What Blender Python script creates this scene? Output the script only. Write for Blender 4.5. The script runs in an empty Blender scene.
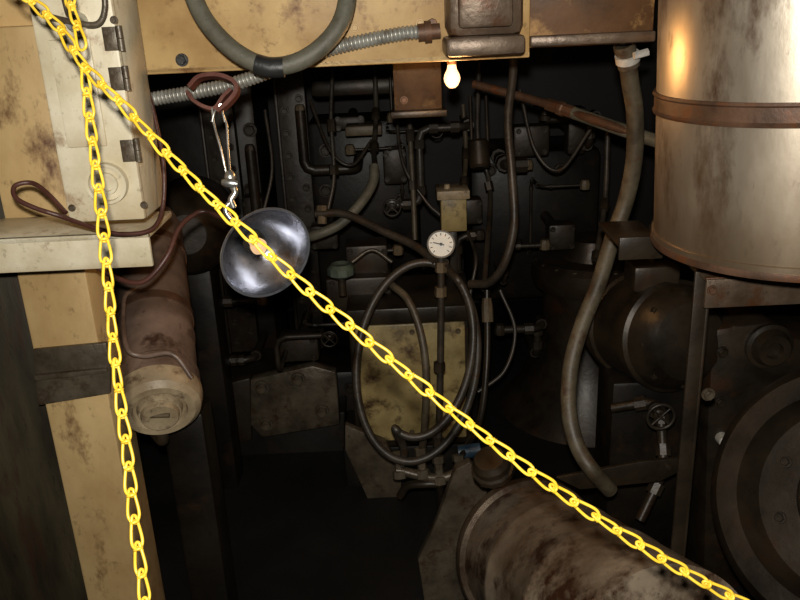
import bpy, bmesh, math, random
from mathutils import Vector, Matrix, noise
random.seed(7)
sc = bpy.context.scene
F = 800.0
CAM = Vector((0, 0, 1.6))
M = (Matrix.Rotation(math.radians(70), 3, 'X') @ Matrix.Rotation(math.radians(-2.6), 3, 'Z'))

def P(px, py, d):
    return CAM + M @ Vector(((px-400)/F*d, -(py-300)/F*d, -d))
def Y(px, py, y):
    v = M @ Vector(((px-400)/F, -(py-300)/F, -1))
    return CAM + v*(y/v.y)

# ---------------------------------------------------------------- materials
def mat(name, base, dark, rust=None, ramt=.5, scale=6, rough=.5, metal=0., bump=.25, spec=.5, dpos=(.35, .65), rscale=None, stretch=None, zst=None, bscale=5):
    m = bpy.data.materials.new(name); m.use_nodes = True
    nt = m.node_tree; n = nt.nodes; l = nt.links
    b = n['Principled BSDF']
    tc = n.new('ShaderNodeTexCoord'); mp = n.new('ShaderNodeMapping')
    l.new(tc.outputs['Object'], mp.inputs[0])
    if stretch: mp.inputs['Scale'].default_value = stretch
    def noi(s, det=8, r=.6, off=0, v=None):
        t = n.new('ShaderNodeTexNoise'); t.inputs['Scale'].default_value = s
        t.inputs['Detail'].default_value = det; t.inputs['Roughness'].default_value = r
        mm = n.new('ShaderNodeMapping'); mm.inputs['Location'].default_value = (off, off*1.3, off*.7)
        l.new((v or mp).outputs[0], mm.inputs[0]); l.new(mm.outputs[0], t.inputs['Vector'])
        return t
    def ramp(src, a, c):
        r = n.new('ShaderNodeMapRange'); r.inputs[1].default_value = a; r.inputs[2].default_value = c
        l.new(src, r.inputs[0]); return r.outputs[0]
    def mix(fac, a, c):
        x = n.new('ShaderNodeMix'); x.data_type = 'RGBA'
        l.new(fac, x.inputs[0])
        for i, v in ((6, a), (7, c)):
            if isinstance(v, tuple): x.inputs[i].default_value = (*v, 1)
            else: l.new(v, x.inputs[i])
        return x.outputs[2]
    n1 = noi(scale)
    col = mix(ramp(n1.outputs[0], *dpos), dark, base)
    n4 = noi(scale*7, 4, .7, 5)
    col = mix(ramp(n4.outputs[0], .60, .78), col, tuple(c*.4 for c in dark))
    if rust:
        n2 = noi(rscale or scale*1.4, 10, .68, 11)
        t = 1-ramt
        col = mix(ramp(n2.outputs[0], .3+t*.35, .42+t*.35), col, rust)
    for zs in (zst or []):
        sx = n.new('ShaderNodeSeparateXYZ'); l.new(tc.outputs['Generated'], sx.inputs[0])
        n5 = noi(scale*1.8, 8, .7, 21)
        ad = n.new('ShaderNodeMath'); ad.operation = 'MULTIPLY_ADD'; l.new(n5.outputs[0], ad.inputs[0])
        ad.inputs[1].default_value = zs[2]; l.new(sx.outputs[zs[5] if len(zs) > 5 else 2], ad.inputs[2])
        fx = ramp(ad.outputs[0], zs[1], zs[0])
        k = n.new('ShaderNodeMath'); k.operation = 'MULTIPLY'; l.new(fx, k.inputs[0]); k.inputs[1].default_value = zs[4]
        col = mix(k.outputs[0], col, zs[3])
    l.new(col, b.inputs['Base Color'])
    n3 = noi(scale*bscale, 6, .6, 3)
    rr = n.new('ShaderNodeMapRange'); rr.inputs[3].default_value = max(.05, rough-.15); rr.inputs[4].default_value = min(1, rough+.2)
    l.new(n1.outputs[0], rr.inputs[0]); l.new(rr.outputs[0], b.inputs['Roughness'])
    b.inputs['Metallic'].default_value = metal
    b.inputs['Specular IOR Level'].default_value = spec
    bp = n.new('ShaderNodeBump'); bp.inputs['Strength'].default_value = bump; bp.inputs['Distance'].default_value = .004
    l.new(n3.outputs[0], bp.inputs['Height']); l.new(bp.outputs[0], b.inputs['Normal'])
    return m
def emis(name, c, s):
    m = bpy.data.materials.new(name); m.use_nodes = True
    b = m.node_tree.nodes['Principled BSDF']
    b.inputs['Emission Color'].default_value = (*c, 1); b.inputs['Emission Strength'].default_value = s
    b.inputs['Base Color'].default_value = (*[x*.3 for x in c], 1)
    return m

RUST = (.13, .045, .015)
mChain = mat('yellow_plastic', (.80, .54, .05), (.70, .44, .025), scale=30, rough=.35, bump=.03)
mCream = mat('cream_box_paint', (.66, .60, .45), (.46, .39, .25), (.20, .09, .035), .22, 8, .42, zst=[(.0, .35, .3, (.36, .25, .12), .6)])
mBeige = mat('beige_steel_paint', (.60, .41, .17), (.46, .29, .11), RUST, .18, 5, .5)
mColumn = mat('stained_column_paint', (.58, .41, .19), (.40, .26, .11), (.11, .045, .016), .20, 6, .5, stretch=(1, 1, .6))
mBeam = mat('rusty_beam_paint', (.56, .38, .16), (.34, .20, .07), (.12, .04, .012), .30, 6, .5)
mBeamR = mat('rusted_beam_steel', (.13, .06, .022), (.06, .028, .011), (.36, .20, .07), .36, 7, .5, spec=.3)
mPanel = mat('ochre_glow_panel', (.09, .05, .02), (.04, .02, .009), (.12, .08, .035), .3, 9, .5, spec=.3)  # ochre tint paints the bulb's glow into the panel colour
mBrownSt = mat('brown_stained_steel', (.14, .10, .068), (.06, .037, .023), (.085, .034, .013), .4, 9, .36, .4, .35)
mStain = mat('stained_stainless', (.58, .52, .43), (.36, .29, .21), (.11, .05, .023), .30, 5, .34, .72, .14, stretch=(1, 1, .4),
             zst=[(.03, .20, .14, (.05, .022, .010), .95), (.27, .55, .34, (.26, .18, .105), .65)])
mStrap = mat('rust_strap', (.12, .062, .035), (.055, .03, .018), RUST, .35, 14, .5, .3)
mHoseG = mat('grey_rubber', (.12, .115, .085), (.065, .06, .042), scale=20, rough=.55)
mHoseBr = mat('dirty_hose', (.10, .082, .05), (.036, .027, .016), (.05, .025, .011), .3, 14, .48)
mHoseD = mat('oily_hose', (.050, .040, .028), (.018, .014, .010), (.045, .023, .010), .3, 14, .42)
mFlex = mat('flex_conduit_metal', (.42, .42, .38), (.24, .23, .2), RUST, .15, 18, .38, .5)
mAlu = mat('spun_aluminium', (.60, .62, .68), (.46, .48, .54), scale=9, rough=.28, metal=.92, bump=.05)
mAluIn = mat('aluminium_inside', (.40, .41, .46), (.17, .18, .21), (.16, .12, .09), .3, 12, .24, .9, .14)
mSteel = mat('bright_steel', (.6, .6, .58), (.4, .4, .38), scale=20, rough=.28, metal=.9, bump=.05)
mClamp = mat('red_brown_vinyl', (.13, .042, .028), (.08, .025, .017), scale=14, rough=.4)
mCord = mat('brown_cord', (.08, .028, .019), (.045, .016, .011), scale=20, rough=.4)
mRedCyl = mat('maroon_cylinder_paint', (.21, .145, .11), (.095, .062, .045), (.045, .022, .013), .30, 9, .36)
mCap = mat('dirty_tan_paint', (.44, .35, .22), (.20, .14, .08), (.06, .03, .014), .30, 10, .45)
mCapD = mat('dark_tan_paint', (.13, .095, .052), (.05, .035, .02), (.04, .02, .01), .3, 10, .45)
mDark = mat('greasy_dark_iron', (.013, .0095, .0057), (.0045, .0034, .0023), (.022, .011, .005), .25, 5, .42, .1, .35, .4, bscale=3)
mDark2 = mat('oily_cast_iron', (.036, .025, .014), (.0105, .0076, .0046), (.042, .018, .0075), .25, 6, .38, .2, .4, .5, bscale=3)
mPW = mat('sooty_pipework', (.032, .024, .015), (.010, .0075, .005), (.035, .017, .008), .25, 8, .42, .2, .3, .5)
mGrey = mat('dirty_grey_iron', (.13, .105, .072), (.040, .030, .019), (.045, .022, .010), .32, 9, .36, .25, .5)
mOchre = mat('dirty_ochre_paint', (.44, .34, .145), (.18, .13, .05), (.06, .032, .013), .34, 7, .40, bump=.4)
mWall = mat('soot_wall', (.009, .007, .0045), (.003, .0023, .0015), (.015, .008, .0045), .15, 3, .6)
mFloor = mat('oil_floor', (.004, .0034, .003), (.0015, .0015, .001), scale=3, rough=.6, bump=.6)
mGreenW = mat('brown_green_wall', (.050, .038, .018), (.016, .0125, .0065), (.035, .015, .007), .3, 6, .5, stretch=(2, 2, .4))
mDrum = mat('scorched_steel', (.36, .285, .205), (.13, .088, .053), (.05, .022, .011), .44, 6, .32, .4, .35)
mDrumRim = mat('scorched_rim', (.15, .11, .072), (.06, .04, .025), (.04, .019, .01), .4, 8, .38, .4, .35)
mBlack = mat('black_tape', (.02, .02, .02), (.012, .012, .012), scale=20, rough=.35)
mWhite = mat('gauge_white', (.8, .8, .74), (.72, .7, .62), scale=10, rough=.4, bump=0)
mPlug = mat('pale_plug', (.5, .48, .44), (.3, .28, .24), scale=30, rough=.4)
mBlue = mat('blue_fitting', (.04, .09, .15), (.02, .04, .06), scale=30, rough=.4)
mGreen = mat('green_grey_paint', (.08, .105, .08), (.035, .042, .033), scale=12)
mGlow = emis('lit_bulb_glass', (1, .62, .30), 2.3)
mWarm = emis('dim_bulb_glass', (1, .62, .32), .8)

# ---------------------------------------------------------------- helpers
ALL = []
class G:
    def __init__(s, name):
        s.e = bpy.data.objects.new(name, None); sc.collection.objects.link(s.e); s.k = []
        s.e.empty_display_size = .05
        ALL.append(s)
def mk(g, name, vs, fs, m, smooth=True, ang=35):
    me = bpy.data.meshes.new(name)
    c = Vector((0, 0, 0))
    for v in vs: c += Vector(v)
    c /= len(vs)
    me.from_pydata([Vector(v)-c for v in vs], [], fs); me.materials.append(m)
    bm = bmesh.new(); bm.from_mesh(me); bmesh.ops.recalc_face_normals(bm, faces=bm.faces); bm.to_mesh(me); bm.free()
    if smooth:
        for p in me.polygons: p.use_smooth = True
        me.set_sharp_from_angle(angle=math.radians(ang))
    o = bpy.data.objects.new(name, me); sc.collection.objects.link(o); o.location = c
    if g: g.k.append(o)
    return o
def finish():
    for g in ALL:
        if not g.k: continue
        c = sum((o.location for o in g.k), Vector())/len(g.k)
        g.e.location = c
        for o in g.k:
            o.parent = g.e; o.location = o.location - c
def catmull(pts, sub, closed=False):
    pts = [Vector(p) for p in pts]
    if len(pts) == 2: 
        return [pts[0].lerp(pts[1], i/sub) for i in range(sub+1)]
    out = []; N = len(pts)
    rng = N if closed else N-1
    for i in range(rng):
        if closed: a, b, c, d = pts[i-1], pts[i], pts[(i+1) % N], pts[(i+2) % N]
        else:
            b, c = pts[i], pts[i+1]
            a = pts[i-1] if i else b*2-c
            d = pts[i+2] if i+2 < N else c*2-b
        for k in range(sub):
            t = k/sub
            out.append(.5*((2*b)+(c-a)*t+(2*a-5*b+4*c-d)*t*t+(3*b-a-3*c+d)*t**3))
    if not closed: out.append(pts[-1])
    return out
def resample(pts, step):
    L = [0]
    for i in range(1, len(pts)): L.append(L[-1]+(pts[i]-pts[i-1]).length)
    n = max(2, int(L[-1]/step)); out = []; j = 0
    for i in range(n+1):
        s = L[-1]*i/n
        while j < len(L)-2 and L[j+1] < s: j += 1
        t = (s-L[j])/max(1e-9, L[j+1]-L[j]); out.append(pts[j].lerp(pts[j+1], min(1, t)))
    return out, L[-1]
def sweepdata(pts, rf, seg, closed=False):
    vs, fs = [], []; N = len(pts); T = []
    for i in range(N):
        a = pts[i-1] if (i or closed) else pts[0]; b = pts[(i+1) % N] if (i < N-1 or closed) else pts[-1]
        T.append((b-a).normalized())
    u = T[0].orthogonal().normalized(); s = 0
    for i in range(N):
        u = (u-T[i]*u.dot(T[i])).normalized(); w = T[i].cross(u)
        if i: s += (pts[i]-pts[i-1]).length
        r = rf(i, s) if callable(rf) else rf
        for k in range(seg):
            a = 2*math.pi*k/seg; vs.append(pts[i]+(u*math.cos(a)+w*math.sin(a))*r)
    for i in range(N if closed else N-1):
        for k in range(seg):
            a = i*seg+k; b = i*seg+(k+1) % seg; j = ((i+1) % N)*seg
            fs.append((a, b, j+(k+1) % seg, j+k))
    if not closed:
        fs.append(tuple(range(seg))[::-1]); fs.append(tuple((N-1)*seg+k for k in range(seg)))
    return vs, fs
def tube(g, name, pts, r, m, sub=10, seg=14, closed=False):
    p = catmull(pts, sub, closed); vs, fs = sweepdata(p, r, seg, closed)
    return mk(g, name, vs, fs, m, True, 60)
def flex(g, name, pts, r, m, pitch=.008, amp=.12):
    p, L = resample(catmull(pts, 20), pitch/4)
    vs, fs = sweepdata(p, lambda i, s: r*(1-amp+amp*(1, .6, -.4, .6)[i % 4]), 18)
    return mk(g, name, vs, fs, m, True, 60)
def lathe(g, name, p0, p1, prof, m, seg=48, ang=30):
    p0, p1 = Vector(p0), Vector(p1); ax = (p1-p0).normalized(); L = (p1-p0).length
    u = ax.orthogonal().normalized(); w = ax.cross(u); vs, fs = [], []
    for s, r in prof:
        for k in range(seg):
            a = 2*math.pi*k/seg
            vs.append(p0+ax*(s*L)+(u*math.cos(a)+w*math.sin(a))*max(r, 1e-5))
    for i in range(len(prof)-1):
        for k in range(seg):
            fs.append((i*seg+k, i*seg+(k+1) % seg, (i+1)*seg+(k+1) % seg, (i+1)*seg+k))
    return mk(g, name, vs, fs, m, True, ang)
def box(g, name, c, d, m, bev=.004, rot=None):
    bm = bmesh.new(); bmesh.ops.create_cube(bm, size=1)
    bmesh.ops.scale(bm, vec=d, verts=bm.verts)
    if bev: bmesh.ops.bevel(bm, geom=bm.edges[:], offset=min(bev, min(d)*.45), segments=2, profile=.5, affect='EDGES')
    R = rot or Matrix.Identity(3)
    vs = [Vector(c)+R @ v.co for v in bm.verts]; fs = [tuple(v.index for v in f.verts) for f in bm.faces]; bm.free()
    return mk(g, name, vs, fs, m, True, 35)
def bpx(g, name, l, t, r, b, y, dep, m, bev=.005):
    xl = Y(l, (t+b)/2, y).x; xr = Y(r, (t+b)/2, y).x
    zt = Y((l+r)/2, t, y).z; zb = Y((l+r)/2, b, y).z
    return box(g, name, ((xl+xr)/2, y+dep/2, (zt+zb)/2), (xr-xl, dep, zt-zb), m, bev)
def poly(g, name, pp, y, dep, m, bev=.005):
    f = [Y(a, b, y) for a, b in pp]; N = len(f)
    bm = bmesh.new()
    v0 = [bm.verts.new(v) for v in f]; v1 = [bm.verts.new(v+Vector((0, dep, 0))) for v in f]
    bm.faces.new(v0); bm.faces.new(v1[::-1])
    for i in range(N): bm.faces.new((v0[i], v1[i], v1[(i+1) % N], v0[(i+1) % N]))
    bmesh.ops.recalc_face_normals(bm, faces=bm.faces)
    if bev: bmesh.ops.bevel(bm, geom=bm.edges[:], offset=bev, segments=2, profile=.5, affect='EDGES')
    bm.verts.index_update()
    vs = [v.co.copy() for v in bm.verts]; fs = [tuple(v.index for v in f.verts) for f in bm.faces]; bm.free()
    return mk(g, name, vs, fs, m, True, 35)
def bolt(g, p, nrm, r, m=None, name='bolt_head'):
    m = m or mGrey; p = Vector(p); nrm = Vector(nrm).normalized()
    lathe(g, name+'_washer', p, p+nrm*r*.3, [(0, 0), (0, r*1.35), (1, r*1.3), (1, 0)], m, 20)
    lathe(g, name, p, p+nrm*r*1.1, [(0, 0), (0, r), (.85, r), (1, r*.85), (1, 0)], m, 6)
FR = Vector((0, -1, 0))
def tocam(p): return (CAM-Vector(p)).normalized()
def pipe(g, pts, r, m, mj=None, bend=.035):
    pts = [Vector(p) for p in pts]; o = [pts[0]]
    for i in range(1, len(pts)-1):
        a, b, c = pts[i-1], pts[i], pts[i+1]
        k = min(bend, (a-b).length*.4, (c-b).length*.4)
        p = b+(a-b).normalized()*k; q = b+(c-b).normalized()*k
        o += [p+(a-p).normalized()*.002, p, (p+q)/2*.6+b*.4, q, q+(c-q).normalized()*.002]
        if mj:
            lathe(g, 'elbow_nut', p, p+(a-p).normalized()*r*2.2, [(0, r), (0, r*1.5), (1, r*1.5), (1, r)], mj, 8)
            lathe(g, 'elbow_nut', q, q+(c-q).normalized()*r*2.2, [(0, r), (0, r*1.5), (1, r*1.5), (1, r)], mj, 8)
    o.append(pts[-1])
    vs, fs = sweepdata(o, r, 12); mk(g, 'pipe', vs, fs, m, True, 60)
def valve(g, p, ax, s, m, mw):
    p = Vector(p); ax = Vector(ax).normalized()
    lathe(g, 'valve_bonnet', p, p+ax*s*2.2, [(0, 0), (0, s*.9), (.3, s), (.35, s*.6), (.7, s*.55), (.75, s*.3), (1, s*.25), (1, 0)], m, 16)
    c = p+ax*s*2.1; u = ax.orthogonal().normalized(); w = ax.cross(u)
    tube(g, 'handwheel', [c+(u*math.cos(k*math.pi/4)+w*math.sin(k*math.pi/4))*s*1.5 for k in range(8)], s*.2, mw, 4, 8, True)
    for k in range(2):
        d = (u*math.cos(k*math.pi/2)+w*math.sin(k*math.pi/2))*s*1.5; tube(g, 'wheel_spoke', [c-d, c+d], s*.13, mw, 2, 6)

# ================================================================ room
def plain(name, c, d, m):
    o = box(None, name, c, d, m, 0); return o
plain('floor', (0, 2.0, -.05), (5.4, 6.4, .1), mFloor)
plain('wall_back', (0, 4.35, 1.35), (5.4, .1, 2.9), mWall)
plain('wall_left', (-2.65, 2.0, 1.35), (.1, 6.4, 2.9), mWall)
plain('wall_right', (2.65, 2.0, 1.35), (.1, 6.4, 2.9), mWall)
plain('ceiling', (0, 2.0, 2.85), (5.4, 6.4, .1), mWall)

# ================================================================ steel column + wall plate (left)
g = G('steel_column')
yC = 1.5
xl = Y(50, 430, yC).x; xr = Y(113, 420, yC).x
box(g, 'column_shaft', ((xl+xr)/2, yC+.06, .8), (xr-xl, .12, 1.6), mColumn, .006)
poly(g, 'gusset_plate', [(32, 350), (106, 343), (110, 372), (110, 394), (38, 406)], yC-.012, .012, mGrey, .003)
poly(g, 'lower_gusset_lip', [(34, 376), (106, 369), (107, 373), (35, 381)], yC-.022, .012, mGrey, .001)
g = G('bulkhead_plate')
xa = -1.6; xb = Y(72, 120, 1.52).x
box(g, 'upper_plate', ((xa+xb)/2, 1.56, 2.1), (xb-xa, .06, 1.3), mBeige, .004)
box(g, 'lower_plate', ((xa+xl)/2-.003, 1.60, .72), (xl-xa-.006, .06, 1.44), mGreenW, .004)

g = G('angle_iron_shelf')
zt = Y(80, 236, 1.36).z; xr2 = Y(152, 235, 1.36).x
box(g, 'shelf_flange', ((xa+xr2)/2, 1.42, zt), (xr2-xa, .16, .012), mCream, .003)
box(g, 'shelf_front', ((xa+xr2)/2, 1.345, zt-.025), (xr2-xa, .010, .062), mCream, .003)

# ================================================================ electrical box
g = G('electrical_disconnect_box')
yB = 1.27
bl = Y(50, 110, yB).x; br = Y(130, 110, yB).x; bb = Y(108, 224, yB).z; bt = bb+.46
bc = ((bl+br)/2, yB+.08, (bb+bt)/2)
box(g, 'enclosure_body', bc, (br-bl-.012, .13, bt-bb), mCream, .006)
box(g, 'hinged_door', ((bl+br)/2, yB, (bb+bt)/2), (br-bl, .016, bt-bb-.012), mCream, .005)
for a in (38, 78, 150):
    z = Y(125, a, yB).z
    lathe(g, 'hinge_barrel', (br+.004, yB-.006, z-.018), (br+.004, yB-.006, z+.018), [(0, 0), (0, .005), (.48, .005), (.5, .004), (.52, .005), (1, .005), (1, 0)], mGrey, 14)
    box(g, 'hinge_leaf', (br-.010, yB-.010, z), (.020, .004, .034), mGrey, .001)
    for dz in (-.01, .01): bolt(g, (br-.012, yB-.012, z+dz), FR, .0028, mGrey, 'hinge_screw')
kc = Y(108, 183, yB-.008)
lathe(g, 'knockout_ring', kc, kc+FR*.012, [(0, .033), (1, .032), (1, .027), (.4, .026), (.4, .018), (.8, .017), (.8, .012), (.3, .011), (.3, 0)], mCream, 40)
box(g, 'pressed_panel', ((bl+br)/2-.010, yB-.009, Y(90, 100, yB).z+.01), (.062, .006, .16), mCream, .004)
hc = Y(76, 22, yB-.02)
lathe(g, 'switch_pivot', hc+Vector((0, .02, 0)), hc+FR*.012, [(0, 0), (0, .014), (.8, .014), (1, .011), (1, 0)], mSteel, 24)
tube(g, 'switch_lever', [hc+Vector((-.045, -.005, .012)), hc+Vector((0, -.012, 0)), hc+Vector((.035, -.012, -.004)), hc+Vector((.05, -.012, .02)), hc+Vector((.05, -.012, .06))], .0045, mGrey)
tube(g, 'lever_guard', [hc+Vector((-.012, -.004, .05)), hc+Vector((-.004, -.014, .01)), hc+Vector((.004, -.014, .03)), hc+Vector((.01, -.004, .06))], .0035, mGrey)
for a, b in ((36, 12), (114, 20), (72, 208), (144, 205)): bolt(g, Y(a, b, yB-.008), FR, .0045, mGrey, 'cover_screw')

# ================================================================ overhead beam
g = G('overhead_beam')
tb = P(797, 237, 1.42); R = .247
yT = 1.56
xL = Y(100, 85, yT).x; xM = Y(530, 40, yT).x; xR = Y(655, 40, yT).x
zb = Y(300, 68, yT).z
box(g, 'beam_web_painted', ((xL+xM)/2, yT+.02, zb+.25), (xM-xL, .04, .5), mBeam, .004)
box(g, 'beam_flange', ((xL+xM)/2, yT+.08, zb+.006), (xM-xL, .16, .012), mBeam, .003)
zb2 = Y(590, 46, yT-.01).z
box(g, 'beam_web_rusted', ((xM+xR)/2, yT+.032, zb2+.25), (xR-xM, .04, .5), mBeamR, .004)
box(g, 'rusted_lower_edge', ((xM+xR)/2, yT+.025, zb2+.012), (xR-xM, .06, .02), mBrownSt, .004)
for px in (355, 420):
    p = Y(px, 40-(px-180)*.07, yT); bolt(g, p, FR, .006, mBeam)
bolt(g, Y(182, 60, yT), FR, .009, mBlack, 'plug')
g = G('brown_junction_housing')
bpx(g, 'housing_body', 447, -60, 525, 38, 1.46, .10, mBrownSt, .02)
bpx(g, 'housing_lip', 446, 36, 526, 56, 1.45, .11, mBrownSt, .008)
bpx(g, 'housing_raised_panel', 458, -60, 514, 28, 1.452, .02, mBrownSt, .008)

# bulb
g = G('light_bulb')
bp = P(452, 77, 1.60)
lathe(g, 'glass', bp+Vector((0, 0, -.022)), bp+Vector((0, 0, .026)), [(0, 0), (.02, .006), (.12, .0115), (.28, .0155), (.42, .0165), (.58, .0145), (.75, .010), (.9, .0085), (1, .008)], mGlow, 28, 80)
lathe(g, 'screw_base', bp+Vector((0, 0, .024)), bp+Vector((0, 0, .06)), [(0, 0), (0, .009), (.2, .010), (.3, .009), (.4, .010), (.5, .009), (.6, .010), (1, .010), (1, 0)], mStrap, 24)
for dy in (-.035, .045):
    lt = bpy.data.lights.new('bulb_glow', 'POINT'); lt.energy = 1.5; lt.color = (1, .52, .18); lt.shadow_soft_size = .02
    lo = bpy.data.objects.new('bulb_glow', lt); sc.collection.objects.link(lo); lo.location = bp+Vector((0, dy, -.012)); g.k.append(lo)

# flex conduit
g = G('flexible_conduit')
flex(g, 'corrugated_sleeve', [P(120, 104, 1.5), P(165, 97, 1.5), P(225, 86, 1.49), P(265, 73, 1.48), P(310, 55, 1.47), P(350, 44, 1.47), P(400, 34, 1.47), P(425, 32, 1.47)], .0135, mFlex, .0075, .16)
a = P(418, 33, 1.47); b = P(440, 31, 1.47)
lathe(g, 'conduit_fitting', a, b, [(0, 0), (0, .016), (.3, .016), (.3, .020), (.6, .020), (.6, .014), (1, .014), (1, 0)], mStrap, 24)
lathe(g, 'locknut', P(432, 24, 1.48), P(432, 24, 1.48)+FR*.015, [(0, 0), (0, .011), (1, .009), (1, 0)], mStrap, 8)

# large hose loop
g = G('rubber_hose_loop')
hp = [(186, -40), (192, -8), (208, 24), (236, 52), (268, 66), (302, 60), (332, 36), (346, 6), (348, -40)]
tube(g, 'hose', [P(a, b, 1.36) for a, b in hp], .0155, mHoseG, 12, 20)
tube(g, 'black_tape_wrap', [P(a, b, 1.36) for a, b in ((256, 64), (270, 67.5), (284, 67))], .0172, mBlack, 8, 20)

# ================================================================ clamp lamp
g = G('clamp_work_lamp')
D = 1.40
def strip(name, pts, w, t, m):
    p = catmull([P(*q) for q in pts], 8); vs, fs = [], []
    V = (M @ Vector((0, 0, 1)))
    for i, q in enumerate(p):
        T = (p[min(i+1, len(p)-1)]-p[max(i-1, 0)]).normalized(); n_ = T.cross(V).normalized()
        for sx, sy in ((-1, -1), (1, -1), (1, 1), (-1, 1)): vs.append(q+V*w/2*sx+n_*t/2*sy)
    for i in range(len(p)-1):
        for k in range(4): fs.append((i*4+k, i*4+(k+1) % 4, i*4+4+(k+1) % 4, i*4+4+k))
    fs += [(0, 1, 2, 3), tuple(len(vs)-4+k for k in range(4))]
    return mk(g, name, vs, fs, m, True, 50)
strip('clamp_jaw_upper', [(190, 88, D), (200, 78, D), (218, 76, D), (234, 82, D), (237, 92, D), (228, 104, D), (218, 112, D)], .022, .007, mClamp)
strip('clamp_jaw_lower', [(188, 92, D), (194, 101, D), (206, 108, D), (216, 109, D), (224, 98, D), (232, 90, D)], .022, .006, mClamp)
lathe(g, 'clamp_spring', P(221, 106, D-.010), P(221, 106, D+.013), [(0, 0), (0, .004), (1, .004), (1, 0)], mSteel, 18)
tube(g, 'wire_bail_near', [P(212, 108, D-.01), P(214, 124, D-.01), P(221, 150, D-.01), P(226, 172, D-.005)], .0022, mSteel)
tube(g, 'wire_bail_far', [P(219, 108, D+.01), P(226, 122, D+.01), P(228, 148, D+.01), P(230, 172, D+.005)], .0022, mSteel)
tube(g, 'wire_bail_loop', [P(212, 122, D-.01), P(215, 111, D-.01), P(221, 109, D), P(225, 122, D+.01)], .0022, mSteel)
lathe(g, 'ball_joint', P(229, 170, D), P(231, 184, D), [(0, 0), (.1, .007), (.35, .010), (.55, .0105), (.8, .008), (1, .007), (1, 0)], mSteel, 24)
lathe(g, 'joint_wingnut', P(222, 182, D-.01), P(238, 184, D-.01), [(0, 0), (0, .005), (.3, .008), (.7, .008), (1, .005), (1, 0)], mSteel, 16)
tube(g, 'swivel_neck', [P(231, 184, D), P(235, 192, D), P(231, 200, D), P(234, 208, D)], .006, mSteel)
rim = P(266, 253, 1.35); ax = (M @ Vector((.46, -.36, .62))).normalized()
back = rim-ax*.066
prof = [(-.05, .020), (.02, .026), (.2, .044), (.45, .060), (.75, .072), (.97, .0765), (1.0, .0815), (1.04, .0815), (1.03, .0775)]
lathe(g, 'reflector_shell', back, rim, prof, mAlu, 64, 50)
lathe(g, 'reflector_inner', back, rim, [(1.03, .0775), (.98, .0755), (.75, .0705), (.45, .0585), (.2, .0425), (.07, .026), (.05, .0)], mAluIn, 64, 60)
lathe(g, 'lamp_socket', back-ax*.05, back+ax*.001, [(0, 0), (0, .014), (.1, .017), (.5, .018), (.55, .021), (.95, .021), (1, .017), (1, 0)], mBlack, 32)
lathe(g, 'socket_opening', back+ax*.002, back+ax*.018, [(0, .021), (1, .021), (1, .017), (.3, .016), (.3, 0)], mBlack, 32)
lathe(g, 'small_bulb', back+ax*.010, back+ax*.050, [(0, .008), (.25, .009), (.5, .0135), (.7, .0145), (.88, .011), (.97, .006), (1, 0)], mWarm, 32, 80)
tube(g, 'lamp_bracket', [P(232, 200, D), P(226, 212, 1.40), back-ax*.02], .005, mSteel)

g = G('brown_power_cord')
tube(g, 'cord_to_lamp', [back-ax*.05, P(208, 212, 1.45), P(192, 216, 1.44), P(178, 230, 1.42), P(166, 258, 1.40), P(142, 282, 1.40), P(112, 276, 1.41), P(84, 258, 1.41)], .0045, mCord, 12)
tube(g, 'cord_drop', [P(132, -20, 1.36), P(140, 60, 1.37), P(153, 110, 1.38), P(163, 160, 1.38), P(163, 205, 1.38), P(152, 229, 1.36), P(122, 234, 1.33), P(95, 228, 1.30), P(60, 216, 1.25), P(35, 208, 1.24), P(16, 198, 1.24), P(15, 186, 1.25), P(32, 183, 1.26), P(48, 194, 1.25), P(66, 213, 1.24)], .0038, mCord, 12)

# ================================================================ reclining cylinder (left)
g = G('hydraulic_accumulator_cylinder')
c0 = P(160, 412, 1.70); c1 = P(148, 225, 2.18); axc = (c1-c0).normalized()
r = .088
lathe(g, 'shell', c0, c1, [(.06, r*.9), (.06, r), (.10, r*1.03), (.14, r*1.03), (.15, r*.98), (.3, r), (.31, r*1.02), (.34, r*1.02), (.35, r), (.95, r), (1, r*.9), (1, 0)], mRedCyl, 56)
lathe(g, 'end_cap', c0-axc*.006, c0+axc*.05, [(0, 0), (0, r*.5), (.3, r*.55), (.3, r*.62), (.1, r*.66), (.1, r*.84), (.3, r*.98), (.7, r*1.05), (1.0, r*1.05), (1.0, r*.9)], mCap, 56)
lathe(g, 'cap_boss', c0-axc*.018, c0, [(0, 0), (0, r*.42), (.5, r*.46), (1, r*.46)], mCap, 40)
tube(g, 'boss_bar', [c0-axc*.022+Vector((-.02, 0, .01)), c0-axc*.022+Vector((.02, 0, .01))], .005, mCapD, 3)
tube(g, 'carry_handle', [P(136, 288, 1.85), P(124, 300, 1.79), P(126, 345, 1.66), P(142, 356, 1.65), P(172, 354, 1.65), P(192, 378, 1.66)], .005, mRedCyl)
for s in (.42, .78):
    q = c0.lerp(c1, s)
    lathe(g, 'mounting_band', q-axc*.012, q+axc*.012, [(0, r), (0, r*1.04), (1, r*1.04), (1, r)], mStrap, 56)
tube(g, 'drain_fitting', [c0+axc*.06+Vector((-.01, 0, -.07)), c0+axc*.07+Vector((-.01, 0, -.13)), c0+axc*.12+Vector((-.06, .04, -.14))], .013, mDark2)
box(g, 'support_pedestal', (c0.x-.01, c0.y+.22, .36), (.10, .10, .72), mDark, .01)
g = G('dark_round_motor')
lathe(g, 'casing', P(196, 215, 2.75), P(186, 235, 2.4), [(0, 0), (0, .12), (.1, .14), (.8, .14), (.9, .12), (1, .06), (1, 0)], mDark2, 48)
q = P(190, 235, 2.6); box(g, 'motor_stand', (q.x, q.y+.02, (q.z-.1)/2), (.12, .12, q.z-.1), mDark, .01)

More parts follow.
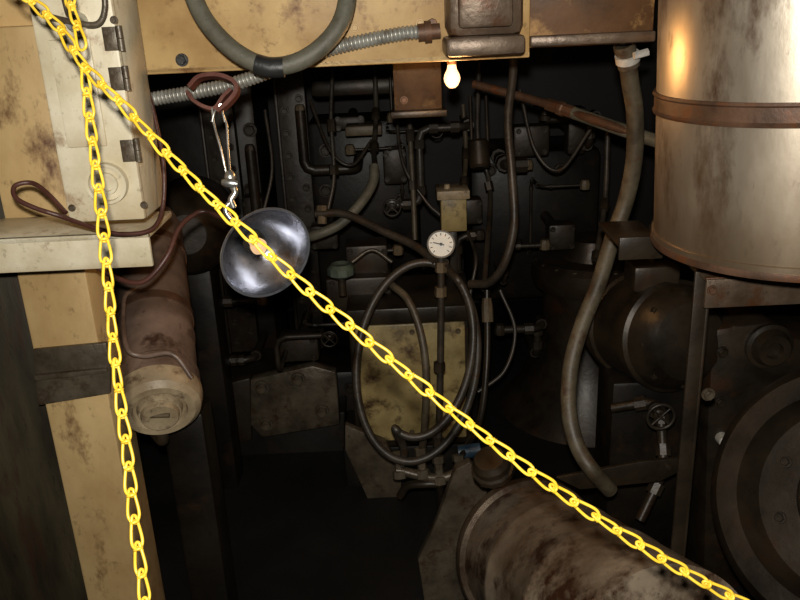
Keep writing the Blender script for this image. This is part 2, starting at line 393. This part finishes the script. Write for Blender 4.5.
# ================================================================ stainless tank (upper right)
g = G('stainless_steel_tank')
tup = Matrix.Rotation(math.radians(-2.6), 3, 'Y') @ Vector((0, 0, 1))
tt = tb+tup*.75
lathe(g, 'tank_shell', tb, tt, [(0, 0), (0, R*.94), (.004, R*.965), (.012, R*.985), (.014, R*1.0), (.028, R*1.0), (.030, R*.985), (.25, R*.985), (.7, R*.985), (1, R*.985), (1, 0)], mStain, 96)
lathe(g, 'retaining_band', tb+tup*.232, tb+tup*.268, [(0, R*.98), (0, R*1.005), (.12, R*1.012), (.2, R*1.0), (.8, R*1.0), (.88, R*1.012), (1, R*1.005), (1, R*.98)], mStrap, 96)
lathe(g, 'heat_stained_rim', tb+tup*.0, tb+tup*.012, [(0, R*.95), (0, R*1.004), (.5, R*1.008), (1, R*1.004), (1, R*.98)], mStrap, 96)

g = G('tank_support_bracket')
zt = Y(750, 276, 1.36).z
x0 = Y(706, 282, 1.36).x
box(g, 'shelf_angle_top', (x0+.25, 1.42, zt-.004), (.5, .12, .008), mBrownSt, .002)
box(g, 'shelf_angle_front', (x0+.25, 1.36, zt-.03), (.5, .008, .055), mBrownSt, .002)
box(g, 'post_front', (x0+.008, 1.40, (zt)/2), (.028, .008, zt), mDark2, .002)
box(g, 'post_side', (x0+.022, 1.42, (zt)/2), (.006, .05, zt), mDark2, .002)
box(g, 'cross_angle', (Y(636, 248, 1.5).x, 1.55, Y(636, 240, 1.5).z), (.085, .16, .010), mDark2, .002)
box(g, 'cross_angle_web', (Y(636, 248, 1.5).x, 1.47, Y(636, 248, 1.47).z), (.085, .008, .045), mDark2, .002)
bolt(g, Y(712, 290, 1.355), FR, .007, mStrap)
bolt(g, Y(708, 394, 1.39), FR, .010, mGrey)

# ================================================================ big hose right + pipe
g = G('dirty_hydraulic_hose')
hh = [(626, 48, 1.62), (630, 80, 1.66), (635, 115, 1.70), (634, 160, 1.75), (626, 200, 1.8), (612, 240, 1.83), (598, 285, 1.86), (582, 325, 1.88), (571, 365, 1.88), (569, 410, 1.86), (577, 445, 1.84), (592, 470, 1.82), (610, 490, 1.86)]
tube(g, 'hose', [P(*q) for q in hh], .0185, mHoseBr, 12, 20)
lathe(g, 'hose_ferrule', P(624, 44, 1.61), P(629, 66, 1.64), [(0, .018), (0, .022), (.3, .022), (.32, .020), (.6, .020), (.62, .0225), (1, .0225), (1, .018)], mGrey, 24)
lathe(g, 'worm_clamp', P(627, 54, 1.62), P(628, 61, 1.63), [(0, .02), (0, .0245), (1, .0245), (1, .02)], mPlug, 24)
lathe(g, 'clamp_nut', P(634, 56, 1.59), P(648, 52, 1.59), [(0, 0), (0, .008), (1, .008), (1, 0)], mPlug, 6)
g = G('rusty_steam_pipe')
tube(g, 'pipe_run', [P(474, 84, 2.3), P(540, 102, 2.2), P(600, 122, 2.05), P(640, 136, 1.98), P(690, 152, 1.9)], .012, mStrap)
lathe(g, 'pipe_union', P(548, 104.5, 2.18), P(574, 113, 2.12), [(0, .013), (0, .017), (.4, .017), (.45, .020), (.6, .020), (.65, .017), (1, .017), (1, .013)], mStrap, 8)
tube(g, 'pipe_grey', [P(574, 113, 2.12), P(620, 129, 2.02), P(700, 155, 1.88)], .0165, mHoseG)

# ================================================================ lower right scorched drum
g = G('scorched_exhaust_drum')
d0 = P(527, 552, 1.92); d1 = P(668, 668, 1.32); da = (d1-d0).normalized()
rr = .172
lathe(g, 'drum_shell', d0, d1, [(0, 0), (.065, rr*.98), (.3, rr), (.31, rr*1.012), (.33, rr*1.012), (.34, rr), (.62, rr), (.63, rr*1.015), (.66, rr*1.015), (.67, rr), (1, rr), (1, 0)], mDrum, 80)
lathe(g, 'drum_end_rim', d0, d1, [(0, 0), (0, rr*.3), (.0, rr*.97), (.01, rr*1.05), (.035, rr*1.07), (.06, rr*1.05), (.066, rr*.95)], mDrumRim, 80)
lathe(g, 'hub', d0-da*.05, d0, [(0, 0), (0, .05), (.3, .06), (1, .07)], mDark2, 32)
poly(g, 'end_flange_bracket', [(437, 520), (455, 470), (470, 462), (488, 490), (470, 560), (480, 620), (430, 640), (418, 560)], 1.86, .03, mGrey, .004)
q = P(494, 470, 1.80); fd = (M @ Vector((-.3, .7, .6))).normalized()
lathe(g, 'filler_cap', q, q+fd*.045, [(0, .05), (.3, .05), (.35, .043), (.7, .043), (1, .034), (1, 0)], mDark2, 12)
box(g, 'drum_legs', (d0.x+.05, d0.y-.05, .2), (.2, .12, .4), mDark, .01)
box(g, 'drum_leg_front', (d1.x-.05, d1.y+.1, .16), (.24, .1, .33), mDark, .01)
g = G('flat_lever_bar')
poly(g, 'bar', [(556, 478), (640, 462), (682, 458), (684, 470), (660, 482), (580, 490)], 1.62, .012, mDark2, .003)
bolt(g, Y(668, 466, 1.62), FR, .007, mDark2)

# ================================================================ centre machinery
g = G('ochre_oil_reservoir')
yO = 2.42
bpx(g, 'reservoir_body', 352, 322, 470, 446, yO+.02, .3, mDark2, .01)
bpx(g, 'reservoir_front_plate', 358, 324, 466, 440, yO, .02, mOchre, .006)
bpx(g, 'reservoir_lid', 346, 308, 474, 324, yO-.02, .34, mDark2, .006)
for a, b in ((366, 333), (458, 331), (366, 430), (458, 428), (412, 332), (412, 432)): bolt(g, Y(a, b, yO), FR, .007, mCapD)
bpx(g, 'reservoir_plinth', 350, 446, 480, 640, yO+.05, .3, mDark, .01)
poly(g, 'skirt_plate', [(345, 425), (385, 442), (402, 470), (400, 520), (384, 530), (368, 500), (345, 450)], yO-.03, .03, mGrey, .004)
g = G('small_ochre_relay_box')
bpx(g, 'relay_body', 441, 197, 467, 232, 2.75, .1, mOchre, .006)
bpx(g, 'relay_cap', 437, 191, 470, 200, 2.73, .13, mCap, .004)
bpx(g, 'relay_stem', 450, 232, 458, 300, 2.78, .03, mDark2, .003)
lathe(g, 'relay_knob', Y(447, 191, 2.78), Y(447, 184, 2.78), [(0, 0), (0, .012), (1, .010), (1, 0)], mCap, 16)

g = G('pressure_gauge')
gc = P(441, 244, 2.2); gn = tocam(gc)
gn = (gn+Vector((0, 0, -.1))).normalized()
lathe(g, 'gauge_case', gc+gn*-.03, gc+gn*.008, [(0, 0), (0, .028), (.2, .033), (.8, .034), (.8, .0385), (1, .0385), (1.0, .0345), (.9, .034)], mCapD, 40)
lathe(g, 'dial_face', gc, gc+gn*.004, [(0, 0), (0, .0345), (1, .0345), (1, 0)], mWhite, 40)
gu = (Vector((0, 0, 1))-gn*gn.z).normalized(); gw = gu.cross(gn)
for k in range(11):
    a = math.radians(-135+27*k); dr = gu*math.cos(a)+gw*math.sin(a)
    tube(g, 'tick_mark', [gc+gn*.0045+dr*.024, gc+gn*.0045+dr*.031], .0011, mBlack, 2, 6)
a = math.radians(-75); dr = gu*math.cos(a)+gw*math.sin(a)
tube(g, 'needle', [gc+gn*.006-dr*.009, gc+gn*.006+dr*.022], .0016, mBlack, 2, 6)
lathe(g, 'needle_hub', gc, gc+gn*.008, [(0, 0), (0, .005), (1, .004), (1, 0)], mBlack, 12)
tube(g, 'gauge_stem', [P(441, 256, 2.22), P(441, 300, 2.26), P(440, 380, 2.33), P(438, 462, 2.40)], .010, mHoseD)
A0 = P(441, 262, 2.225); A1 = P(438, 455, 2.395)
for t in (.0, .12, .5, .9):
    a = A0.lerp(A1, t)
    lathe(g, 'stem_coupling', a, a+(A1-A0).normalized()*.028, [(0, 0), (0, .017), (1, .017), (1, 0)], mCapD if t < .2 else mDark2, 6)

g = G('coiled_rubber_hose')
def ring(cx, cy, rx, ry, d0_, tilt, a0, a1, n=26):
    o = []
    for i in range(n+1):
        a = math.radians(a0+(a1-a0)*i/n); x = rx*math.sin(a); y = -ry*math.cos(a)
        o.append((cx+x*math.cos(tilt)-y*math.sin(tilt), cy+x*math.sin(tilt)+y*math.cos(tilt), d0_+.02*math.sin(a*.5)))
    return o
pts = ring(417, 362, 60, 100, 2.25, .12, 20, 380)+ring(424, 352, 48, 86, 2.2, .16, 25, 200)
pts = [(445, 262, 2.22)]+pts+[(404, 450, 2.3), (400, 470, 2.35)]
tube(g, 'hose', [P(*q) for q in pts], .0115, mHoseD, 5, 12)
tube(g, 'inner_hose', [P(*q) for q in [(392, 285, 2.3), (408, 300, 2.27), (420, 330, 2.26), (426, 370, 2.26), (425, 420, 2.3), (422, 452, 2.35)]], .011, mHoseBr, 8, 12)

g = G('brass_pipe_manifold')
tube(g, 'manifold_pipe', [P(396, 470, 2.34), P(440, 478, 2.34), P(468, 466, 2.34)], .014, mGrey)
for a, b, c_, e in ((398, 452, 400, 478), (420, 448, 423, 478), (438, 456, 440, 484), (458, 455, 460, 478)):
    lathe(g, 'elbow_fitting', P(a, b, 2.34), P(c_, e, 2.34), [(0, 0), (0, .018), (.25, .018), (.28, .013), (.7, .013), (.73, .021), (1, .021), (1, 0)], mGrey, 8)
lathe(g, 'blue_valve', P(458, 452, 2.38), P(480, 450, 2.38), [(0, 0), (0, .02), (1, .022), (1, 0)], mBlue, 16)
tube(g, 'feed_pipe', [P(440, 484, 2.34), P(425, 484, 2.34), P(408, 486, 2.36), P(400, 496, 2.4)], .012, mDark2)
tube(g, 'riser_pipe', [P(487, 290, 2.5), P(487, 360, 2.5), P(480, 420, 2.45), P(462, 455, 2.36)], .010, mDark2)
lathe(g, 'riser_cap', P(487, 298, 2.49), P(488, 322, 2.49), [(0, 0), (0, .014), (.3, .018), (1, .018), (1, 0)], mCapD, 8)
q = P(440, 478, 2.34); tube(g, 'manifold_leg', [q, Vector((q.x, q.y, .0))], .012, mDark, 3)

g = G('bolted_mounting_plate')
poly(g, 'plate', [(250, 380), (312, 366), (336, 372), (340, 425), (262, 438), (250, 425)], 2.62, .05, mGrey, .008)
for a, b in ((262, 387), (298, 379), (322, 411), (266, 424)): bolt(g, Y(a, b, 2.62), FR, .020, mGrey)
poly(g, 'side_plate', [(210, 388), (250, 378), (252, 440), (214, 452)], 2.7, .05, mDark2, .008)
poly(g, 'plate_footing', [(230, 425), (345, 412), (345, 700), (235, 700)], 2.72, .15, mDark, .008)

# hoses across middle
g = G('grey_cross_hose')
tube(g, 'hose', [P(*q) for q in [(374, 166, 2.5), (373, 182, 2.48), (360, 204, 2.46), (340, 224, 2.45), (316, 235, 2.45), (300, 238, 2.5)]], .0155, mHoseG)
tube(g, 'hose_lower', [P(*q) for q in [(316, 214, 2.4), (345, 214, 2.38), (385, 232, 2.34), (415, 246, 2.3), (436, 262, 2.24)]], .012, mHoseD)
lathe(g, 'hose_end_fitting', P(300, 238, 2.5), P(285, 238, 2.55), [(0, 0), (0, .02), (1, .02), (1, 0)], mDark2, 8)
lathe(g, 'tee_fitting', P(322, 206, 2.4), P(322, 224, 2.4), [(0, 0), (0, .018), (.3, .02), (.3, .014), (1, .014), (1, 0)], mCapD, 8)
g = G('black_hanging_hose')
tube(g, 'hose', [P(*q) for q in [(514, 40, 2.2), (513, 75, 2.2), (508, 120, 2.2), (512, 175, 2.2), (514, 225, 2.22), (505, 262, 2.25), (490, 282, 2.3), (470, 284, 2.35)]], .012, mHoseD)

g = G('valve_block')
bpx(g, 'valve_body', 326, 278, 392, 312, 2.55, .2, mDark2, .01)
q = P(341, 270, 2.42)
lathe(g, 'valve_handwheel', q+Vector((0, 0, -.02)), q+Vector((0, 0, .02)), [(0, 0), (0, .03), (.2, .042), (.7, .042), (1, .03), (.8, .02), (.8, 0)], mGreen, 10)
tube(g, 'valve_stem', [q, q+Vector((0, .0, -.08))], .012, mDark2, 4)
bpx(g, 'valve_cover', 346, 246, 388, 280, 2.6, .12, mDark2, .008)
tube(g, 'cover_pipe', [P(352, 262, 2.5), P(372, 250, 2.5), P(392, 262, 2.5)], .006, mGrey)
for a, b in ((350, 252), (384, 252), (350, 274), (384, 274), (332, 284), (386, 284)): bolt(g, Y(a, b, 2.6 if b < 280 else 2.55), FR, .008, mDark2)

# ================================================================ the big dark engine behind (one object)
g = G('ship_engine')
def rack(px, y, pt, w, step, zlow):
    top = Y(px, pt, y); z1 = top.z; x = top.x
    box(g, 'rack_bar', (x, y+.03, (zlow+z1)/2), (w, .05, z1-zlow), mPW, .004)
    box(g, 'rack_edge', (x-w*.5, y+.0, (zlow+z1)/2), (.012, .03, z1-zlow), mPW, .004)
    z = zlow+.05
    while z < z1:
        bolt(g, (x-w*.24, y+.005, z), FR, .012, mDark2); bolt(g, (x+w*.28, y+.005, z+step*.5), FR, .012, mDark2)
        z += step
zbase = Y(300, 372, 2.9).z
rack(288, 3.1, 70, .11, .085, zbase+.01)
rack(215, 3.1, 100, .12, .085, zbase+.01)
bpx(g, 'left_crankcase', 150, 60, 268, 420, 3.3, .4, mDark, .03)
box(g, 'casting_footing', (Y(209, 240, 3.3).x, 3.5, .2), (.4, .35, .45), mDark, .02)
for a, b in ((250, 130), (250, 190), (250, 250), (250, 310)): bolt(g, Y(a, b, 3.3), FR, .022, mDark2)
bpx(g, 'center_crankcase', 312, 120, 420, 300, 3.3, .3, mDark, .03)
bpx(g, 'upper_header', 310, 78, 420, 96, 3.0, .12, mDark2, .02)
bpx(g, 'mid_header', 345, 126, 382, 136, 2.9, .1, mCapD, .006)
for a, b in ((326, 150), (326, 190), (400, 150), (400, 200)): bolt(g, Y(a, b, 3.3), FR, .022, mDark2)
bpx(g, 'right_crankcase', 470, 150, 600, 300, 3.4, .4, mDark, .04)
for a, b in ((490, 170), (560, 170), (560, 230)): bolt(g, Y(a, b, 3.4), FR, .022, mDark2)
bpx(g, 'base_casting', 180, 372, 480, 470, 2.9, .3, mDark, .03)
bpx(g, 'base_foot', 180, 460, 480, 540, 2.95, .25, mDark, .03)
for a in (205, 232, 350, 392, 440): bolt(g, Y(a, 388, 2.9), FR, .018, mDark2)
cz0 = Y(540, 455, 2.75).z; cz1 = Y(560, 262, 2.95).z; cx = Y(592, 350, 2.95).x
H = cz1-cz0; prof = [(-.4, 0), (-.4, .46), (-.02, .46), (0, .44)]
for i in range(13):
    t = i/12; prof.append((.03+t*.8, .185+.235*(1-t)**2.6))
prof += [(.85, .225), (.90, .235), (.97, .235), (1, .21), (1, .12), (1.1, .09), (1.12, 0)]
lathe(g, 'flared_pedestal', (cx, 3.02, cz0), (cx, 3.02, cz1), prof, mDark2, 64, 40)
for k in range(10):
    a = math.pi*(1+k/9); q = Vector((cx+.21*math.cos(a), 3.02+.21*math.sin(a), cz0+H*.97)); bolt(g, q, (0, 0, 1), .014, mGrey)
for k in range(7):
    a = math.pi*(1.1+k*.8/6); q = Vector((cx+.445*math.cos(a), 3.02+.445*math.sin(a), cz0-.01)); bolt(g, q, (0, 0, 1), .016, mGrey)
for a in (470, 486):
    tube(g, 'link_rod', [P(a, 96, 2.7), P(a+2, 150, 2.7)], .006, mDark2, 3)
lathe(g, 'link_cylinder', P(478, 140, 2.7), P(480, 168, 2.7), [(0, 0), (0, .03), (.1, .036), (.9, .036), (1, .03), (1, 0)], mDark2, 24)
for i, (pp) in enumerate([[(333, 60, 2.6), (331, 120, 2.6), (334, 175, 2.6), (328, 210, 2.6)],
                          [(409, 50, 2.7), (410, 130, 2.7), (413, 190, 2.7), (415, 240, 2.7)],
                          [(374, 50, 2.8), (376, 110, 2.8), (374, 150, 2.7), (375, 166, 2.5)],
                          [(463, 105, 2.9), (466, 150, 2.9), (464, 185, 2.85)],
                          [(479, 60, 2.9), (478, 140, 2.9), (490, 190, 2.9), (484, 290, 2.6)],
                          [(608, 120, 2.6), (605, 200, 2.6), (596, 260, 2.5)]]):
    tube(g, 'vertical_line', [P(*q) for q in pp], .009 if i else .007, mHoseBr if i in (1, 3) else mHoseD)
    a = P(*pp[1]); b = P(*pp[2]); dd = (b-a).normalized()
    lathe(g, 'line_coupling', a, a+dd*.04, [(0, .008), (0, .015), (1, .015), (1, .008)], mDark2, 8)
    lathe(g, 'line_coupling', b, b-dd*.03, [(0, .008), (0, .016), (1, .016), (1, .008)], mDark2, 6)
X = Vector((1, 0, 0)); Z = Vector((0, 0, 1)); YY = Vector((0, 1, 0))
rnd = random.Random(33)
specs = [(300, 110, 2.95), (350, 150, 2.95), (392, 118, 2.95), (436, 130, 3.05), (392, 205, 2.85), (528, 165, 2.95), (545, 120, 2.9), (585, 185, 3.0),
         (250, 150, 2.9), (330, 335, 2.6), (262, 300, 2.85), (545, 245, 2.85), (480, 235, 2.9), (500, 330, 2.75), (398, 250, 2.8)]
for px, py, d in specs:
    p = P(px, py, d); pts = [p]
    v = rnd.choice((0, 1)); q = p
    for k in range(rnd.randint(2, 3)):
        if v == 0: q = q+Z*rnd.choice((-1, -1, 1))*rnd.uniform(.12, .34)
        elif v == 1: q = q+X*rnd.choice((-1, 1))*rnd.uniform(.08, .2)
        else: q = q+YY*rnd.uniform(.08, .2)
        if q.z > 2.3: q.z = 2.3
        pts.append(q); v = (1, rnd.choice((0, 2)), 0)[v]
    pts.append(pts[-1]+YY*.25)
    pipe(g, pts, rnd.choice((.006, .009, .014, .020)), rnd.choice((mPW, mPW, mDark2, mHoseD)), rnd.choice((mPW, mDark2, None)))
    if rnd.random() < .3: valve(g, p, rnd.choice((Z, FR, Z)), rnd.uniform(.016, .026), mDark2, mPW)
    else: lathe(g, 'pipe_cap', p-Z*.015, p+Z*.02, [(0, 0), (0, .018), (.6, .020), (1, .014), (1, 0)], rnd.choice((mDark2, mCapD)), 8)
for px, py, d, w_, h_ in ((350, 122, 3.05, .12, .05), (530, 140, 3.1, .14, .12), (560, 235, 3.0, .1, .1), (395, 165, 3.1, .09, .14), (325, 235, 2.9, .1, .09), (255, 215, 3.1, .08, .16), (470, 210, 3.1, .09, .1), (300, 345, 2.85, .14, .1), (575, 130, 3.1, .07, .18)):
    c = P(px, py, d); box(g, 'junction_block', c, (w_, .08, h_), mPW, .012)
    for sx in (-1, 1):
        for sz in (-1, 1): bolt(g, c+Vector((sx*w_*.36, -.042, sz*h_*.34)), FR, .008, mDark2)
    pipe(g, [c+YY*.02, c+YY*.3], .02, mDark2)
for a in (((310, 100, 2.8), (330, 150, 2.75), (352, 165, 2.75), (372, 140, 2.8)), ((395, 90, 2.8), (402, 160, 2.75), (425, 200, 2.75), (440, 215, 2.75)), ((520, 90, 2.6), (535, 150, 2.6), (560, 170, 2.6), (590, 130, 2.6)),
          ((265, 110, 2.7), (272, 170, 2.7), (262, 230, 2.7), (280, 280, 2.75)), ((500, 290, 2.5), (515, 330, 2.5), (505, 370, 2.5), (478, 392, 2.5)), ((468, 232, 2.7), (476, 260, 2.6), (470, 300, 2.6), (478, 340, 2.6))):
    tube(g, 'cable', [P(*q) for q in a], .006, mHoseD, 8, 8)

g = G('electric_motor')
m0 = P(618, 318, 2.35); m1 = P(690, 342, 2.02)
pr = [(-.05, 0), (-.05, .06), (0, .10), (.06, .125), (.12, .14), (.2, .142), (.22, .15), (.3, .15), (.32, .142), (.7, .142), (.72, .15), (.8, .15), (.82, .14), (.9, .13), (1, .10), (1.05, .05), (1.05, 0)]
lathe(g, 'rounded_motor_case', m0, m1, pr, mDark2, 56)
q = m0.lerp(m1, .5)
box(g, 'motor_foot', (q.x, q.y, (q.z-.12)/2), (.24, .16, q.z-.12), mDark, .01)
mxv = (m1-m0).normalized(); u = mxv.orthogonal().normalized(); w_ = mxv.cross(u)
for k in range(8):
    a = k*math.pi/4; bolt(g, m1-mxv*.03+(u*math.cos(a)+w_*math.sin(a))*.118, mxv, .008, mDark2)
box(g, 'terminal_box', q+Vector((-.02, -.03, .17)), (.12, .1, .07), mDark2, .01)
pipe(g, [q+Vector((-.02, -.03, .2)), q+Vector((-.02, -.03, .34)), q+Vector((.12, -.03, .34)), q+Vector((.12, .3, .34))], .010, mHoseD, mDark2)
pipe(g, [P(612, 408, 2.1), P(660, 400, 2.05), P(664, 470, 2.0), P(640, 520, 2.0)], .013, mDark2, mDark2)
valve(g, P(655, 408, 2.0), FR, .022, mDark2, mPW)

g = G('large_flywheel')
w0 = P(868, 505, 1.72); wa = (M @ Vector((-.62, .22, .62))).normalized()
lathe(g, 'wheel_rim', w0, w0+wa*.14, [(0, .12), (0, .26), (.1, .285), (.2, .295), (.8, .295), (.9, .285), (1, .27), (1, .225), (.7, .21), (.55, .20), (.55, .12), (.9, .10), (1.1, .06), (1.1, 0)], mDark2, 96)
for k in range(8):
    a = k*math.pi/4; u = wa.orthogonal().normalized(); v = wa.cross(u)
    bolt(g, w0+wa*.078+(u*math.cos(a)+v*math.sin(a))*.16, wa, .010, mDark2)
g = G('gearbox_housing')
poly(g, 'housing', [(712, 330), (735, 326), (770, 322), (800, 340), (900, 345), (900, 420), (760, 430), (745, 480), (742, 520), (742, 680), (700, 680), (706, 440)], 1.86, .2, mDark2, .02)
q = Y(724, 441, 1.84)
lathe(g, 'pale_plug', q+Vector((0, .03, 0)), q+FR*.010, [(0, 0), (0, .016), (.5, .016), (.9, .015), (1, .010), (1, 0)], mPlug, 20)
for a, b in ((722, 352), (775, 345), (720, 402)): bolt(g, Y(a, b, 1.86), FR, .012, mDark2)
lathe(g, 'bearing_cover', Y(768, 345, 1.86), Y(768, 345, 1.86)+FR*.04, [(0, .06), (.3, .06), (.4, .05), (1, .04), (1, .022), (.6, .02), (.6, 0)], mDark2, 40)

# added back panel, its ochre tint stands in for the bulb's glow
g = G('bulb_glow_panel')
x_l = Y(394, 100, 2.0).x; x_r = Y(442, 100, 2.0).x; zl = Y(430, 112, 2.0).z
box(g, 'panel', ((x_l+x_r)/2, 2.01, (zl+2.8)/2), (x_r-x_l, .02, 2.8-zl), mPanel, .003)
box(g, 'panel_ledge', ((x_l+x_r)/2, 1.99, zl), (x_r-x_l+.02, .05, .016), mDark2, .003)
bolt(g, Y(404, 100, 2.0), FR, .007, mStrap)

# ================================================================ yellow chain
def chain_mesh(g, name, ctrl, pitch=.0292, wire=.0018):
    path, L = resample(catmull([P(*q) for q in ctrl], 20), .001)
    n = int(L/pitch); V, Fc = [], []
    def at(s):
        i = max(0, min(len(path)-1, int(s/L*(len(path)-1)))); return path[i]
    for k in range(n):
        s0 = k*pitch; a = at(s0); b = at(s0+pitch); T = (b-a).normalized()
        view = (CAM-a).normalized(); view = (view-T*view.dot(T)).normalized()
        ang = math.radians((30 if k % 2 else -36)+random.uniform(-18, 18))
        side = Matrix.Rotation(ang, 3, T) @ T.cross(view); nr = T.cross(side)
        lp = []
        for s, w in ((-.10, 0), (-.05, .0022), (.08, .0032), (.35, .0048), (.7, .0063), (.92, .0063), (1.07, .0043), (1.13, 0)):
            lp.append(a+T*(s*pitch)+side*w)
        for s, w in ((1.07, .0043), (.92, .0063), (.7, .0063), (.35, .0048), (.08, .0032), (-.05, .0022)):
            lp.append(a+T*(s*pitch)-side*w)
        p = catmull(lp, 4, True); v, f = sweepdata(p, wire, 8, True); o = len(V)
        V += v; Fc += [tuple(i+o for i in q) for q in f]
        hel = []
        for i in range(19):
            t = i/18; th = t*2*math.pi*1.5
            hel.append(a+T*(pitch*(.08+.14*t))+(side*math.cos(th)*1.2+nr*math.sin(th))*.0036)
        v, f = sweepdata(hel, wire*.95, 8); o = len(V)
        V += v; Fc += [tuple(i+o for i in q) for q in f]
    return mk(g, name, V, Fc, mChain, True, 60)
g = G('yellow_safety_chain')
dg = [(-20, -45, .97), (28, -2, .96), (58, 26, .95), (84, 66, .94), (120, 102, .93), (160, 146, .92), (200, 188, .91), (250, 236, .90), (300, 283, .90), (350, 326, .90), (400, 368, .90), (450, 409, .90), (500, 448, .90), (550, 485, .90), (600, 519, .90), (650, 551, .90), (700, 580, .90), (760, 612, .90), (830, 650, .9)]
chain_mesh(g, 'diagonal_strand', dg)
chain_mesh(g, 'hanging_strand', [(84, 66, .94), (91, 130, .94), (100, 200, .93), (107, 270, .92), (113, 340, .91), (120, 400, .90), (127, 450, .89), (133, 510, .88), (141, 570, .87), (150, 640, .86), (158, 700, .85)])
chain_mesh(g, 'tied_strand', [(66, -40, .96), (70, 0, .95), (78, 30, .94), (86, 60, .94)])

# ================================================================ flash + world + camera
fl = bpy.data.lights.new('camera_flash', 'POINT'); fl.energy = 94; fl.color = (1, .95, .86); fl.shadow_soft_size = .014
fo = bpy.data.objects.new('camera_flash', fl); sc.collection.objects.link(fo)
fo.location = CAM+M @ Vector((-.008, .055, .02))
w = bpy.data.worlds.new('World'); sc.world = w; w.use_nodes = True
w.node_tree.nodes['Background'].inputs[0].default_value = (.02, .016, .012, 1)
w.node_tree.nodes['Background'].inputs[1].default_value = .3
finish()
cd = bpy.data.cameras.new('Camera'); cd.lens = 36; cd.sensor_width = 36; cd.clip_start = .01
co = bpy.data.objects.new('Camera', cd); sc.collection.objects.link(co)
co.matrix_world = Matrix.Translation(CAM) @ M.to_4x4()
sc.camera = co
sc.view_settings.view_transform = 'Standard'
sc.view_settings.look = 'None'
